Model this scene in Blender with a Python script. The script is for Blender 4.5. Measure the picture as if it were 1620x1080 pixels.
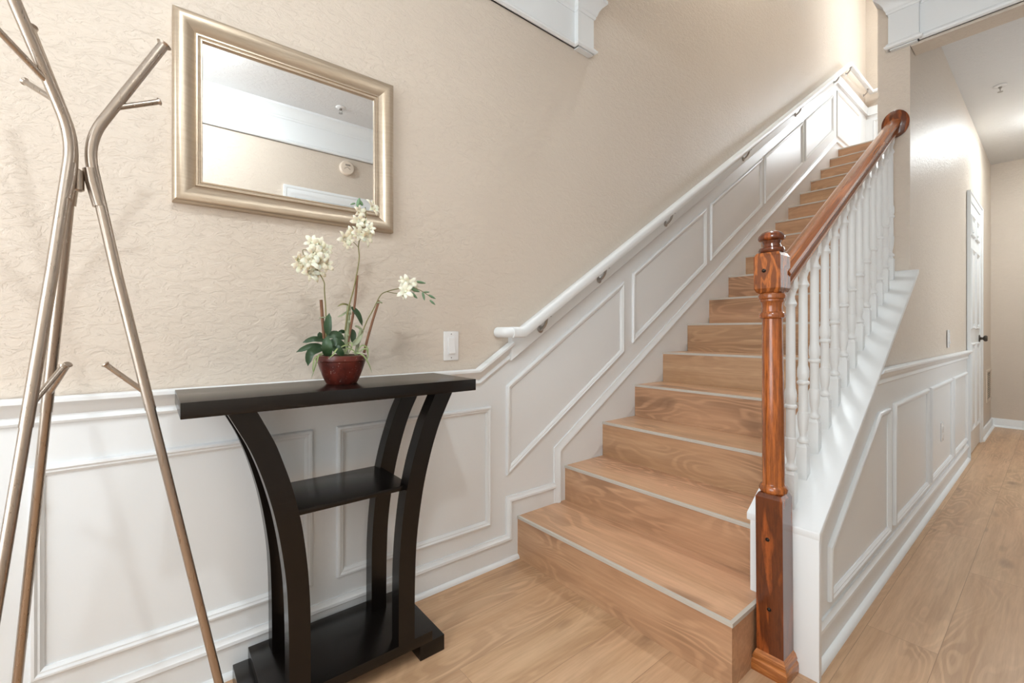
import bpy, bmesh, math, random
from mathutils import Vector, Matrix
random.seed(7)
for o in list(bpy.data.objects): bpy.data.objects.remove(o)
SC = bpy.context.scene
COL = SC.collection
R = math.radians

# ------------------------------------------------------------------ camera
cam_d = bpy.data.cameras.new('camera'); cam = bpy.data.objects.new('camera', cam_d); COL.objects.link(cam)
cam.location = (0, -1.563, 1.03); cam.rotation_euler = (R(90), 0, -R(39.054))
cam_d.sensor_width = 36; cam_d.lens = 36*703.5/1620; cam_d.shift_y = (523.95-540)/1620
cam_d.clip_start = 0.02
SC.camera = cam
# ------------------------------------------------------------------ world, exposure
SC.view_settings.view_transform = 'Standard'; SC.view_settings.look = 'None'
SC.view_settings.gamma = 1; SC.view_settings.use_curve_mapping = False
SC.view_settings.exposure = 1.2
W = bpy.data.worlds.new('world'); SC.world = W; W.use_nodes = True
W.node_tree.nodes['Background'].inputs[0].default_value = (0.8, 0.88, 1, 1)
W.node_tree.nodes['Background'].inputs[1].default_value = 0.6
LAMP_FOYER, LAMP_HALL, LAMP_UP = 345.0, 58.0, 105.0      # radiance of the lamp domes
def area(name, loc, rot, sx, sy, power, color=(1, 1, 1)):
    d = bpy.data.lights.new(name, 'AREA'); d.shape = 'RECTANGLE'; d.size = sx; d.size_y = sy
    d.energy = power; d.color = color
    o = bpy.data.objects.new(name, d); COL.objects.link(o); o.location = loc; o.rotation_euler = rot
    return o
# soft fill added behind the camera as an entry window; daylight through the stair landing window
area('fill_entry', (-1.37, -1.15, 1.45), (R(90), 0, R(-90)), 1.5, 2.0, 8, (0.88, 0.95, 1))
area('daylight_landing', (7.05, -1.02, 3.95), (R(90), 0, R(90)), 0.46, 0.8, 5.5, (0.85, 0.93, 1))
area('fill_hall', (4.2, -2.16, 1.35), (R(90), 0, 0), 1.5, 1.6, 1.9, (0.93, 0.97, 1))  # unseen fill added to brighten the hall side of the knee wall

# ------------------------------------------------------------------ helpers
def tag(o, label=None, cat=None, group=None, kind=None):
    if label: o['label'] = label
    if cat: o['category'] = cat
    if group: o['group'] = group
    if kind: o['kind'] = kind
    return o
def thing(name, loc, label, cat, group=None):
    o = bpy.data.objects.new(name, None); COL.objects.link(o); o.location = loc
    o.empty_display_size = 0.05
    return tag(o, label, cat, group)
class MB:
    def __init__(s): s.bm = bmesh.new()
    def box(s, x0, x1, y0, y1, z0, z1, bev=0, seg=2):
        x0, x1 = sorted((x0, x1)); y0, y1 = sorted((y0, y1)); z0, z1 = sorted((z0, z1))
        v = [s.bm.verts.new((x, y, z)) for x in (x0, x1) for y in (y0, y1) for z in (z0, z1)]
        fs = [s.bm.faces.new([v[i] for i in q]) for q in ((0,1,3,2),(4,6,7,5),(0,4,5,1),(2,3,7,6),(0,2,6,4),(1,5,7,3))]
        if bev:
            es = set(e for f in fs for e in f.edges)
            bmesh.ops.bevel(s.bm, geom=list(es), offset=bev, segments=seg, profile=0.5, affect='EDGES')
        return s
    def prism(s, pts, axis, a, b, bev=0):
        """polygon pts extruded along axis ('x','y','z') from a to b"""
        def P(p, t):
            return {'x': (t, p[0], p[1]), 'y': (p[0], t, p[1]), 'z': (p[0], p[1], t)}[axis]
        va = [s.bm.verts.new(P(p, a)) for p in pts]; vb = [s.bm.verts.new(P(p, b)) for p in pts]
        n = len(pts); fs = [s.bm.faces.new(va), s.bm.faces.new(vb[::-1])]
        for i in range(n): fs.append(s.bm.faces.new((va[i], vb[i], vb[(i+1) % n], va[(i+1) % n])))
        if bev:
            es = set(e for f in fs for e in f.edges)
            bmesh.ops.bevel(s.bm, geom=list(es), offset=bev, segments=2, profile=0.5, affect='EDGES')
        return s
    def rings(s, rs, closed=False, cap=True):
        vr = [[s.bm.verts.new(p) for p in r] for r in rs]
        n = len(vr[0]); m = len(vr)
        for i in range(m if closed else m-1):
            a, b = vr[i], vr[(i+1) % m]
            for j in range(n): s.bm.faces.new((a[j], a[(j+1) % n], b[(j+1) % n], b[j]))
        if cap and not closed:
            s.bm.faces.new(vr[0][::-1]); s.bm.faces.new(vr[-1])
        return s
    def tube(s, pts, rad, n=12, cap=True):
        pts = [Vector(p) for p in pts]; m = len(pts)
        if not hasattr(rad, '__len__'): rad = [rad]*m
        T = []
        for i in range(m):
            a = pts[max(i-1, 0)]; b = pts[min(i+1, m-1)]; T.append((b-a).normalized())
        up = Vector((0, 0, 1)) if abs(T[0].z) < .9 else Vector((1, 0, 0))
        u = T[0].cross(up).normalized(); rs = []
        for i in range(m):
            u = (u - T[i]*u.dot(T[i])).normalized(); w = T[i].cross(u)
            rs.append([pts[i]+(u*math.cos(2*math.pi*k/n)+w*math.sin(2*math.pi*k/n))*rad[i] for k in range(n)])
        return s.rings(rs, cap=cap)
    def lathe(s, prof, c=(0, 0), n=24, M=None):
        """prof: list of (r, z)"""
        rs = []
        for r, z in prof:
            r = max(r, 1e-4)
            ring = [Vector((c[0]+r*math.cos(2*math.pi*k/n), c[1]+r*math.sin(2*math.pi*k/n), z)) for k in range(n)]
            rs.append([M @ p for p in ring] if M else ring)
        return s.rings(rs)
    def sweep(s, prof, path, nrm, closed=False):
        """prof: (a, b): a in the plane (left of travel seen against nrm), b out along nrm; mitred corners"""
        n = Vector(nrm).normalized(); P = [Vector(p) for p in path]; m = len(P); rs = []
        for i in range(m):
            t0 = (P[i]-P[i-1]).normalized() if (closed or i > 0) else None
            t1 = (P[(i+1) % m]-P[i]).normalized() if (closed or i < m-1) else None
            if t0 is None: t0 = t1
            if t1 is None: t1 = t0
            q0 = n.cross(t0); q1 = n.cross(t1); q = (q0+q1)
            q = q.normalized(); k = 1/max(q.dot(q0), .2)
            rs.append([P[i]+q*(a*k)+n*b for a, b in prof])
        return s.rings(rs, closed=closed)
    def xf(s, M): bmesh.ops.transform(s.bm, matrix=M, verts=s.bm.verts); return s
    def build(s, name, mat, parent=None, org=None, ang=35, **kw):
        bmesh.ops.recalc_face_normals(s.bm, faces=s.bm.faces)
        if org is None and parent is not None:
            org = Vector((0, 0, 0)); p = parent
            while p: org = org + Vector(p.location); p = p.parent
        if org is not None: bmesh.ops.translate(s.bm, vec=-Vector(org), verts=s.bm.verts)
        me = bpy.data.meshes.new(name); s.bm.to_mesh(me); s.bm.free()
        for p in me.polygons: p.use_smooth = True
        me.set_sharp_from_angle(angle=R(ang))
        me.materials.append(mat)
        o = bpy.data.objects.new(name, me); COL.objects.link(o)
        if parent: o.parent = parent
        elif org is not None: o.location = org
        return tag(o, **kw)
def struct(name, mb, mat, parent=None, **kw):
    o = mb.build(name, mat, parent, **kw)
    if not parent: o['kind'] = 'structure'
    return o
def copy_tree(o, parent=None):
    c = o.copy(); COL.objects.link(c)
    if parent: c.parent = parent
    for ch in list(o.children): copy_tree(ch, c)
    return c
def smooth_path(pts, k=6):
    P = [Vector(p) for p in pts]; out = []
    for i in range(len(P)-1):
        p0 = P[max(i-1, 0)]; p1 = P[i]; p2 = P[i+1]; p3 = P[min(i+2, len(P)-1)]
        for j in range(k):
            t = j/k
            out.append(0.5*((2*p1)+(p2-p0)*t+(2*p0-5*p1+4*p2-p3)*t*t+(3*p1-p0-3*p2+p3)*t**3))
    out.append(P[-1]); return out
def arc_corner(p0, p1, p2, r, k=8):
    """round the corner p1"""
    p0, p1, p2 = map(Vector, (p0, p1, p2)); a = p1+(p0-p1).normalized()*r; b = p1+(p2-p1).normalized()*r
    return [((1-t)**2*a+2*t*(1-t)*p1+t*t*b) for t in [i/k for i in range(k+1)]]

# ------------------------------------------------------------------ materials
class NT:
    def __init__(s, name):
        s.m = bpy.data.materials.new(name); s.m.use_nodes = True; s.t = s.m.node_tree
        s.b = s.t.nodes['Principled BSDF']
    def n(s, t, **kw):
        o = s.t.nodes.new(t)
        for k, v in kw.items(): setattr(o, k, v)
        return o
    def l(s, a, b): s.t.links.new(a, b)
    def co(s, scale=(1, 1, 1), loc=(0, 0, 0), rot=(0, 0, 0)):
        c = s.n('ShaderNodeTexCoord'); m = s.n('ShaderNodeMapping'); s.l(c.outputs['Object'], m.inputs[0])
        m.inputs['Scale'].default_value = scale; m.inputs['Location'].default_value = loc; m.inputs['Rotation'].default_value = rot
        return m.outputs[0]
    def noise(s, vec, scale, det=3, rough=.5, w=None, dist=0):
        o = s.n('ShaderNodeTexNoise'); o.inputs['Scale'].default_value = scale; o.inputs['Detail'].default_value = det
        o.inputs['Roughness'].default_value = rough; o.inputs['Distortion'].default_value = dist
        if w is not None: o.noise_dimensions = '4D'; s.l(w, o.inputs['W'])
        s.l(vec, o.inputs['Vector']); return o.outputs[0]
    def ramp(s, f, stops):
        o = s.n('ShaderNodeValToRGB'); e = o.color_ramp.elements
        while len(e) < len(stops): e.new(.5)
        for i, (p, c) in enumerate(stops):
            e[i].position = p; e[i].color = (c if hasattr(c, '__len__') else (c, c, c))[:3] + (1,)
        s.l(f, o.inputs[0]); return o.outputs[0]
    def math(s, op, a, b=None, c=None):
        o = s.n('ShaderNodeMath'); o.operation = op
        for i, x in enumerate((a, b, c)):
            if x is None: continue
            if hasattr(x, 'is_linked') or hasattr(x, 'links'): s.l(x, o.inputs[i])
            else: o.inputs[i].default_value = x
        return o.outputs[0]
    def mix(s, f, a, b, mode='MIX'):
        o = s.n('ShaderNodeMix'); o.data_type = 'RGBA'; o.blend_type = mode
        for i, x in ((0, f), (6, a), (7, b)):
            if hasattr(x, 'links'): s.l(x, o.inputs[i])
            elif hasattr(x, '__len__'): o.inputs[i].default_value = tuple(x[:3])+(1,)
            else: o.inputs[i].default_value = x
        return o.outputs[2]
    def bump(s, h, dist, strength=1.0):
        o = s.n('ShaderNodeBump'); o.inputs['Distance'].default_value = dist; o.inputs['Strength'].default_value = strength
        s.l(h, o.inputs['Height']); s.l(o.outputs[0], s.b.inputs['Normal'])
    def set(s, **kw):
        nm = {'col': 'Base Color', 'rough': 'Roughness', 'metal': 'Metallic', 'coat': 'Coat Weight', 'coatr': 'Coat Roughness',
              'spec': 'Specular IOR Level', 'emc': 'Emission Color', 'ems': 'Emission Strength', 'sub': 'Subsurface Weight', 'trans': 'Transmission Weight'}
        for k, v in kw.items():
            i = s.b.inputs[nm[k]]
            if hasattr(v, 'links'): s.l(v, i)
            elif hasattr(v, '__len__'): i.default_value = tuple(v[:3])+(1,)
            else: i.default_value = v
        return s
def srgb(r, g, b):
    f = lambda c: (c/255/12.92 if c/255 <= .04045 else ((c/255+.055)/1.055)**2.4)
    return (f(r), f(g), f(b))
def simple(name, col, rough=.5, metal=0, **kw):
    return NT(name).set(col=col, rough=rough, metal=metal, **kw).m

def mat_wall(name, col, depth=.0035, rough=.42):
    t = NT(name); v = t.co()
    m = t.n('ShaderNodeMapping'); m.inputs['Scale'].default_value = (24, 24, 46); m.inputs['Rotation'].default_value = (0, R(14), 0); t.l(v, m.inputs[0])
    a = t.noise(m.outputs[0], 1.0, 5, .62, dist=.9)
    b = t.ramp(a, [(.40, 0), (.47, .12), (.479, .62), (.55, .75), (.60, .8), (.609, 1)])      # flat knocked-down islands with crisp edges
    c = t.noise(v, 150, 2)
    h = t.math('ADD', b, t.math('MULTIPLY', c, .3))
    t.bump(h, depth, .58)
    n = t.noise(v, 2.5, 2)
    t.set(col=t.mix(n, tuple(x*.97 for x in col), tuple(min(x*1.02, 1) for x in col)), rough=rough)
    return t.m
M_WALL = mat_wall('beige_textured_paint', srgb(218, 206, 192))
M_CEIL = mat_wall('white_textured_ceiling', srgb(226, 226, 226), .0025, .6)
def mat_white():
    t = NT('white_semigloss_paint'); v = t.co()
    t.bump(t.noise(v, 60, 2), .0006, .25); t.set(col=srgb(236, 240, 242), rough=.33); return t.m
M_WHITE = mat_white()

def mat_plank(name, axis, brick=True, tone=(1, 1, 1), seed=0, pk=.3, fg=.36):
    """pale oak vinyl, grain along axis ('x' or 'y'), cross direction is the other one (plus z)"""
    t = NT(name)
    if axis == 'x': v = t.co()
    else: v = t.co(rot=(0, 0, R(90)))
    rnd = t.n('ShaderNodeValue').outputs[0]; rnd.default_value = seed
    if brick:
        b = t.n('ShaderNodeTexBrick'); b.offset = .37; b.inputs['Scale'].default_value = 1
        b.inputs['Color1'].default_value = (0, 0, 0, 1); b.inputs['Color2'].default_value = (1, 1, 1, 1)
        b.inputs['Mortar'].default_value = (.5, .5, .5, 1)
        b.inputs['Mortar Size'].default_value = .0009; b.inputs['Brick Width'].default_value = 1.22; b.inputs['Row Height'].default_value = .182
        mp = t.n('ShaderNodeMapping'); mp.inputs['Location'].default_value = (.49, .044, 0); t.l(v, mp.inputs[0]); t.l(mp.outputs[0], b.inputs['Vector'])
        sep = t.n('ShaderNodeSeparateColor'); t.l(b.outputs['Color'], sep.inputs[0]); rnd = t.math('MULTIPLY', sep.outputs[0], 37.0)
        fac = b.outputs['Fac']
    else:
        oi = t.n('ShaderNodeObjectInfo'); rnd = t.math('MULTIPLY', oi.outputs['Random'], 50.0)
    def sc(x, y, z):
        m = t.n('ShaderNodeMapping'); m.inputs['Scale'].default_value = (x, y, z); t.l(v, m.inputs[0]); return m.outputs[0]
    fig = t.noise(sc(1.1, 4.6, 4.6), 1.25, 2.0, .45, w=rnd, dist=.5)
    lines = t.math('SINE', t.math('MULTIPLY', fig, 130.0))
    lines = t.ramp(lines, [(.0, 1), (.55, .35), (1, 0)])
    msk = t.ramp(t.noise(sc(1.5, 4, 4), 1.4, 2, w=rnd), [(.47, .12), (.66, 1)])
    fine = t.noise(sc(5, 90, 90), 1.0, 4, .65, w=rnd)
    streak = t.noise(sc(.8, 13, 13), 1.0, 3, .6, w=rnd)
    knot = t.ramp(t.noise(sc(3.2, 8.5, 8.5), 1.0, 1, .4, w=rnd), [(.665, 0), (.76, 1)])
    base = t.mix(t.ramp(streak, [(.28, 0), (.72, 1)]), srgb(186, 148, 110), srgb(220, 186, 150))
    pink = t.ramp(t.noise(sc(.5, 3, 3), 1.2, 2, w=rnd), [(.35, 0), (.65, 1)])
    base = t.mix(t.math('MULTIPLY', pink, pk), base, srgb(216, 170, 138))
    f = t.math('MULTIPLY', t.math('MULTIPLY', lines, msk), fg)
    base = t.mix(f, base, srgb(140, 105, 78))
    base = t.mix(t.math('MULTIPLY', t.ramp(fine, [(.35, 1), (.6, 0)]), .28), base, srgb(150, 112, 82))
    base = t.mix(t.math('MULTIPLY', knot, .6), base, srgb(112, 84, 64))
    if brick: base = t.mix(t.math('MULTIPLY', fac, .45), base, srgb(105, 80, 60))
    base = t.mix(1.0, base, tone, 'MULTIPLY')
    h = t.math('SUBTRACT', fine, t.math('MULTIPLY', lines, .2))
    if brick: h = t.math('SUBTRACT', h, t.math('MULTIPLY', fac, 1.5))
    t.bump(h, .0006, .4)
    t.set(col=base, rough=.36); return t.m
M_FLOOR = mat_plank('oak_vinyl_plank', 'x')
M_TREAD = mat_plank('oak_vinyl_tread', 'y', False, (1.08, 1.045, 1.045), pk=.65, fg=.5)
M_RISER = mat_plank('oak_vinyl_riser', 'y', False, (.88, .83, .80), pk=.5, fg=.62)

def mat_oak(name, axis='z', c0=(196, 112, 44), c1=(150, 76, 28), c2=(88, 38, 14), rough=.2, freq=70, k=.72, st=(9, 9, 1.6)):
    t = NT(name); st = st if axis == 'z' else (1.3, 28, 28)
    rot = (0, R(31.8), 0) if axis == 'x' else (0, 0, 0)
    c = t.n('ShaderNodeTexCoord'); r_ = t.n('ShaderNodeMapping'); r_.inputs['Rotation'].default_value = rot; t.l(c.outputs['Object'], r_.inputs[0])
    def sc(k, q=1.0):
        m = t.n('ShaderNodeMapping'); m.inputs['Scale'].default_value = (st[0]*k if st[0] > 2 else st[0]*q, st[1]*k if st[1] > 2 else st[1]*q, st[2]*k if st[2] > 2 else st[2]*q)
        t.l(r_.outputs[0], m.inputs[0]); return m.outputs[0]
    fig = t.noise(sc(1), 1.0, 2, .5, dist=.3)
    ln = t.ramp(t.math('SINE', t.math('MULTIPLY', fig, float(freq))), [(.1, 1), (.62, .3), (1, 0)])
    fine = t.noise(sc(9, 4), 1.0, 4, .7)
    a = t.mix(t.noise(sc(.7), 1.3, 2), srgb(*c0), srgb(*c1))
    b = t.mix(t.math('MULTIPLY', ln, k), a, srgb(*c2))
    b = t.mix(t.ramp(fine, [(.36, .55), (.55, 0)]), b, srgb(*c2))
    t.bump(fine, .0004, .3)
    t.set(col=b, rough=rough, coat=.5, coatr=.12); return t.m
M_OAK = mat_oak('stained_oak', 'z', (198, 114, 46), (172, 90, 34), (92, 44, 16), k=.5, st=(26, 26, 2.2), freq=24)
M_OAKB = mat_oak('figured_oak', 'z', (202, 118, 52), (176, 96, 42), (86, 40, 16), k=.75, st=(24, 24, 4.5), freq=40)
M_OAKD = mat_oak('dark_stained_oak', 'z', (174, 90, 38), (142, 70, 28), (66, 28, 12), freq=26, k=.75, st=(14, 14, 2.2))
M_OAKL = mat_oak('light_stained_oak', 'z', (206, 134, 70), (186, 112, 54), (120, 62, 26), k=.6, st=(4, 4, 60), freq=14)
M_RAIL = mat_oak('handrail_oak', 'x', (208, 128, 66), (184, 102, 48), (110, 56, 24), rough=.2, k=.55, freq=22)
def mat_nickel():
    t = NT('brushed_nickel'); v = t.co(scale=(60, 60, 2)); n = t.noise(v, 6, 3)
    t.set(col=srgb(178, 166, 154), metal=1, rough=t.ramp(n, [(.3, .26), (.7, .38)])); return t.m
M_NICKEL = mat_nickel()
M_STEEL = simple('satin_steel', srgb(170, 168, 165), .3, 1)
M_BRONZE = simple('aged_metal', srgb(90, 84, 78), .35, 1)
M_EDGE = simple('grey_aluminium_edge', srgb(196, 190, 180), .35)
def mat_espresso():
    t = NT('espresso_wood'); v = t.co(scale=(3, 60, 60)); n = t.noise(v, 2.5, 4, .6)
    t.bump(n, .0004, .3); t.set(col=t.mix(n, (.002, .0015, .0013), (.006, .004, .0032)), rough=.24, spec=.42); return t.m
M_ESP = mat_espresso()
M_SCREW = simple('black_screw', (.02, .015, .012), .3, .6)
M_PLATE = simple('white_plastic', srgb(236, 236, 236), .25)
M_IVORY = simple('almond_plastic', srgb(226, 212, 196), .35)
M_GLASS = simple('mirror_silver', (.93, .94, .94), .0, 1)
def mat_frame():
    t = NT('champagne_frame'); v = t.co(scale=(2, 2, 26)); n = t.noise(v, 5, 4, .6)
    t.set(col=t.mix(n, srgb(176, 158, 138), srgb(206, 192, 172)), metal=.75, rough=.36); return t.m
M_FRAME = mat_frame()
M_GAP = simple('vent_shade', srgb(150, 140, 128), .6)  # shade between the vent slats put into a darker sheet colour
M_DARK = simple('dark_gap', (.01, .01, .01), .6)
def mat_lamp(name, s, col=(1, .95, .88)):
    return NT(name).set(col=(.9, .9, .9), emc=col, ems=s, rough=.4).m
def mat_terra():
    t = NT('reddish_terracotta'); v = t.co(); n = t.noise(v, 22, 4, .6)
    d = t.ramp(t.noise(v, 160, 2), [(.66, 0), (.72, .5)])
    c = t.mix(t.ramp(n, [(.35, 0), (.65, 1)]), srgb(66, 26, 20), srgb(104, 42, 32))
    t.bump(n, .002, .4); t.set(col=t.mix(d, c, srgb(190, 170, 160)), rough=.3); return t.m
M_POT = mat_terra()
M_SOIL = simple('dark_moss', srgb(58, 52, 34), .9)
def mat_leaf(name, a, b):
    t = NT(name); v = t.co(); t.set(col=t.mix(t.noise(v, 30, 3), srgb(*a), srgb(*b)), rough=.38); return t.m
M_LEAF = mat_leaf('dark_green_leaf', (24, 46, 28), (62, 94, 58))
M_GRASS = mat_leaf('pale_green_blade', (120, 140, 84), (156, 170, 118))
M_STEM = mat_leaf('olive_stem', (104, 104, 58), (138, 132, 84))
M_CANE = mat_leaf('grey_green_cane', (120, 132, 96), (168, 174, 146))
M_STICK = mat_leaf('brown_stick', (98, 62, 42), (140, 100, 72))
M_BUD = mat_leaf('sage_green_bud', (96, 134, 104), (134, 166, 128))
M_PETAL = NT('cream_petal').set(col=srgb(254, 246, 220), rough=.5, sub=.35).m

# ------------------------------------------------------------------ dimensions
SL = .6211
X1, Z1 = 1.298, .189
def nx(n): return X1 if n == 1 else 1.3167+(n-1)*.2898
def nz(n): return Z1 if n == 1 else n*.18
CEIL, HCEIL, TOP = 2.748, 2.84, 5.6
XW, YK, YI, XF, YO, XB = 2.969, -1.09, -.958, 7.10, -2.20, -1.4
def capz(x): return 1.334-SL*(2.958-x)

# ------------------------------------------------------------------ setting: floor, walls, ceilings
struct('floor', MB().box(XB, XF+.1, YO-.1, .1, -.06, 0), M_FLOOR)
struct('floor', MB().box(nx(17)+.013, XF+.1, YO-.1, .1, 2.9, nz(17)), M_TREAD)
wl = struct('wall_left', MB().box(XB, XF, .004, .12, 0, TOP), M_WALL)
struct('wall_opposite', MB().box(XB, XF, YO, YO-.1, 0, TOP), M_WALL)
struct('wall_rear', MB().box(XB-.1, XB, YO-.1, .12, 0, 2.3).box(XB-.1, XB, YO-.1, .12, 2.3, TOP), M_WALL)
struct('wall_far', MB().box(XF, XF+.1, YO-.1, .12, 0, TOP), M_WALL)
# stair side wall with the opening to the hall, and header over the opening
struct('wall_right', MB().box(XW, 5.95, YI, YK+.003, 0, TOP).box(5.95, XF, YI, YK+.003, 0, nz(17)-.14), M_WALL)
struct('wall_header', MB().box(XW, XW+.118, YK, YO, 2.462, HCEIL+.3), M_WALL)
struct('wall_upper', MB().box(1.83, XW, YI, YK, CEIL+.01, TOP).box(1.70, 1.83, YK, .004, CEIL+.01, TOP), M_WALL)
struct('ceiling', MB().prism([(XB, .01), (1.83, .01), (1.83, YI), (XW, YI), (XW, YO), (XB, YO)], 'z', CEIL, CEIL+.08), M_CEIL)
struct('ceiling', MB().box(XW+.118, XF, YK+.02, YO, HCEIL, HCEIL+.08), M_CEIL)
struct('ceiling', MB().box(XB, XF, YO, .1, TOP, TOP+.1), M_CEIL)

# moulding profiles (a across, b out)
PANEL = [(-.013, 0), (-.013, .006), (-.009, .012), (-.003, .014), (.002, .010), (.006, .010), (.010, .006), (.013, .004), (.013, 0)]
CAPM = [(-.014, 0), (-.014, .009), (-.009, .015), (.0, .014), (.006, .008), (.014, .006), (.014, 0)]
CHAIR = [(-.066, 0), (-.066, .010), (-.060, .013), (-.054, .010), (-.050, .007), (-.046, .007), (-.042, .012), (-.030, .016), (-.018, .030), (-.012, .036), (-.003, .036), (0, .030), (0, 0)]
QR = [(0, 0), (0, .018), (.007, .017), (.013, .013), (.017, .007), (.018, 0)]
N_L = (0, -1, 0)
def flip(p): return [(-a, b) for a, b in p]
# check orientation: for nrm (0,-1,0) and travel +x, q = n x t = (0,-1,0)x(1,0,0) = (0,0,1): a is up
def L(x, z, y=0.0): return (x, y, z)

# ---- left wall wainscot
def zs(x, x0, z0): return z0+SL*(x-x0)
xe = 5.87
wpoly = [(XB, 0), (X1+.3, 0), (nx(2)+.35, nz(2)), (xe+.1, nz(17)-.1), (XF, nz(17)-.05), (XF, 3.84), (xe, 3.84), (1.25, .95), (1.068, .84), (XB, .84)]
struct('wainscot', MB().prism(wpoly, 'y', .008, 0), M_WHITE, wl)
skirt = [(XB, 0), (1.243, 0), (1.243, 0.005)]
struct('skirt_board', MB().prism([(XB, 0), (nx(1)+.02, 0), (nx(1)+.02, .15), (1.60, .15), (nx(2)+.02, .25), (nx(17)+.02, nz(16)+.03), (XF, nz(16)+.1),
        (XF, 3.17), (xe, 3.17), (1.55, zs(1.55, 1.516, .435)), (1.55, .265), (1.243, .265), (1.243, .10), (XB, .10)], 'y', .002, -.004), M_WHITE, wl)
path = [L(XB, .107), L(1.246, .107), L(1.246, .276), L(1.535, .276)]
CAPW = [(a*1.45, b*1.15) for a, b in CAPM]
path2 = [L(1.551, nz(1)+.001), L(1.551, zs(1.551, 1.516, .428)), L(xe, zs(xe, 1.516, .428)), L(XF, zs(xe, 1.516, .428))]
struct('trim_1', MB().sweep(CAPM, path, N_L).sweep(CAPW, path2, N_L), M_WHITE)
struct('baseboard_left', MB().sweep(QR, [L(XB, 0, -.0), L(X1+.003, 0, -.0)], N_L), M_WHITE)
struct('trim_2', MB().sweep(CHAIR, [L(XB, .8706), L(1.068, .8706), L(1.252, .985)], N_L), M_WHITE)
def panel(name, pts, y=0.0, nrm=N_L, par=None):
    """outer outline -> moulding centred 13 mm inside"""
    n = Vector(nrm)
    P = [Vector(p) for p in pts]
    prof = [(a+.013, b) for a, b in PANEL]
    struct(name, MB().sweep(prof, P, nrm, closed=True), M_WHITE, par)
tn = 3
def nt():
    global tn; tn += 1; return 'trim_%d' % tn
def pp(*q, y=0.0): return [(x, y, z) for x, z in q]
# clockwise/ccw so that +a points inside: travel +x along the bottom -> a up (inside)
for x0, x1 in ((-1.05, -.315), (-.228, .416), (.492, 1.146)):
    panel(nt(), pp((x0, .187), (x1, .187), (x1, .705), (x0, .705)))
for x0, x1 in ((1.232, 2.08), (2.163, 3.015), (3.078, 3.935), (3.992, 4.862), (4.926, 5.765)):
    b = lambda x: .387+SL*(x-1.236); t_ = lambda x: .789+SL*(x-1.236)
    panel(nt(), pp((x0, b(x0)), (x1, b(x1)), (x1, t_(x1)), (x0, t_(x0))))
panel(nt(), pp((5.905, 3.19), (6.79, 3.19), (6.79, 3.70), (5.905, 3.70)))
# sloped backing board for the wall rail
bb = lambda x: .900+SL*(x-1.25)
board = [(1.247, bb(1.247)), (xe, bb(xe)), (XF, bb(xe)), (XF, bb(xe)+.105), (xe-.01, bb(xe)+.105), (1.247, bb(1.247)+.105)]
struct('rail_board', MB().prism(board, 'y', 0.004, -.024, bev=.003), M_WHITE, wl)
# far landing wall: white below
struct('trim_3', MB().box(XF-.006, XF, YO, 0, nz(17), 3.84).box(XF-.024, XF, YO, -.024, bb(xe), bb(xe)+.105).box(XF-.016, XF, YO, -.004, nz(17), nz(17)+.11), M_WHITE)
panel(nt(), [(XF-.006, -.075, 3.19), (XF-.006, -.62, 3.19), (XF-.006, -.62, 3.70), (XF-.006, -.075, 3.70)][::1], nrm=(-1, 0, 0))

# ------------------------------------------------------------------ wall handrail
rl = thing('wall_handrail', (1.266, -.068, 1.026), 'long white handrail on grey brackets climbing the panelled left wall beside the stairs', 'handrail')
def rz(x): return 1.026+SL*(x-1.266)
ry = -.072
RP = [(-.023, -.014), (-.019, -.021), (-.010, -.0245), (.010, -.0245), (.019, -.019), (.0235, -.009), (.0235, .009), (.019, .019), (.010, .0245), (-.010, .0245), (-.019, .021), (-.023, .014)]
xa = 6.11; ye = -.4
mb = MB()
mb.sweep([(a, b) for a, b in RP], [(1.205, ry, 1.026), (1.266, ry, 1.026), (xa, ry, rz(xa)), (XF-.072, ry, rz(xa))], N_L)
mb.build('rail', M_WHITE, rl)
mb = MB(); mb.sweep(RP, [(XF-.072, ry+.02, rz(xa)), (XF-.072, -1.9, rz(xa))], (-1, 0, 0)); mb.build('rail', M_WHITE, rl)
mb = MB(); c_ = [(1.21, ry, 1.026)]+arc_corner((1.21, ry, 1.026), (1.183, ry, 1.026), (1.183, -.02, 1.026), .026)+[(1.183, -.006, 1.026)]
mb.tube(c_, .0225, 16); mb.build('rail_return', M_WHITE, rl)
def bracket(x, z, y0=-.024, nrm='y'):
    m = MB()
    m.tube(smooth_path([(0, 0, -.080), (0, -.010, -.080), (0, -.030, -.066), (0, -.044, -.044), (0, -.048, -.022)], 5), [.0085]*5+[.007]*10+[.006]*6, 10)
    m.lathe([(.004, .0), (.016, .0), (.018, .004), (.010, .008), (.004, .009)], n=16, M=Matrix.Translation((0, 0, -.080)) @ Matrix.Rotation(R(90), 4, 'X'))
    m.box(-.022, .022, -.058, -.037, -.0235, -.0205, .001)
    if nrm == 'x': m.xf(Matrix.Rotation(R(-90), 4, 'Z'))
    else: m.bm.verts.ensure_lookup_table()
    m.xf(Matrix.Translation((x, y0, z)))
    return m
for x in (1.418, 1.84, 2.471, 3.538, 4.615, 5.723):
    bracket(x, rz(x)).build('bracket', M_STEEL, rl, label='grey metal bracket')
for x in (6.14, 6.86): bracket(x, rz(xa)).build('bracket', M_STEEL, rl, label='grey metal bracket')
bpy.data.objects['rail_board'].name = 'rail_board'

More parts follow.
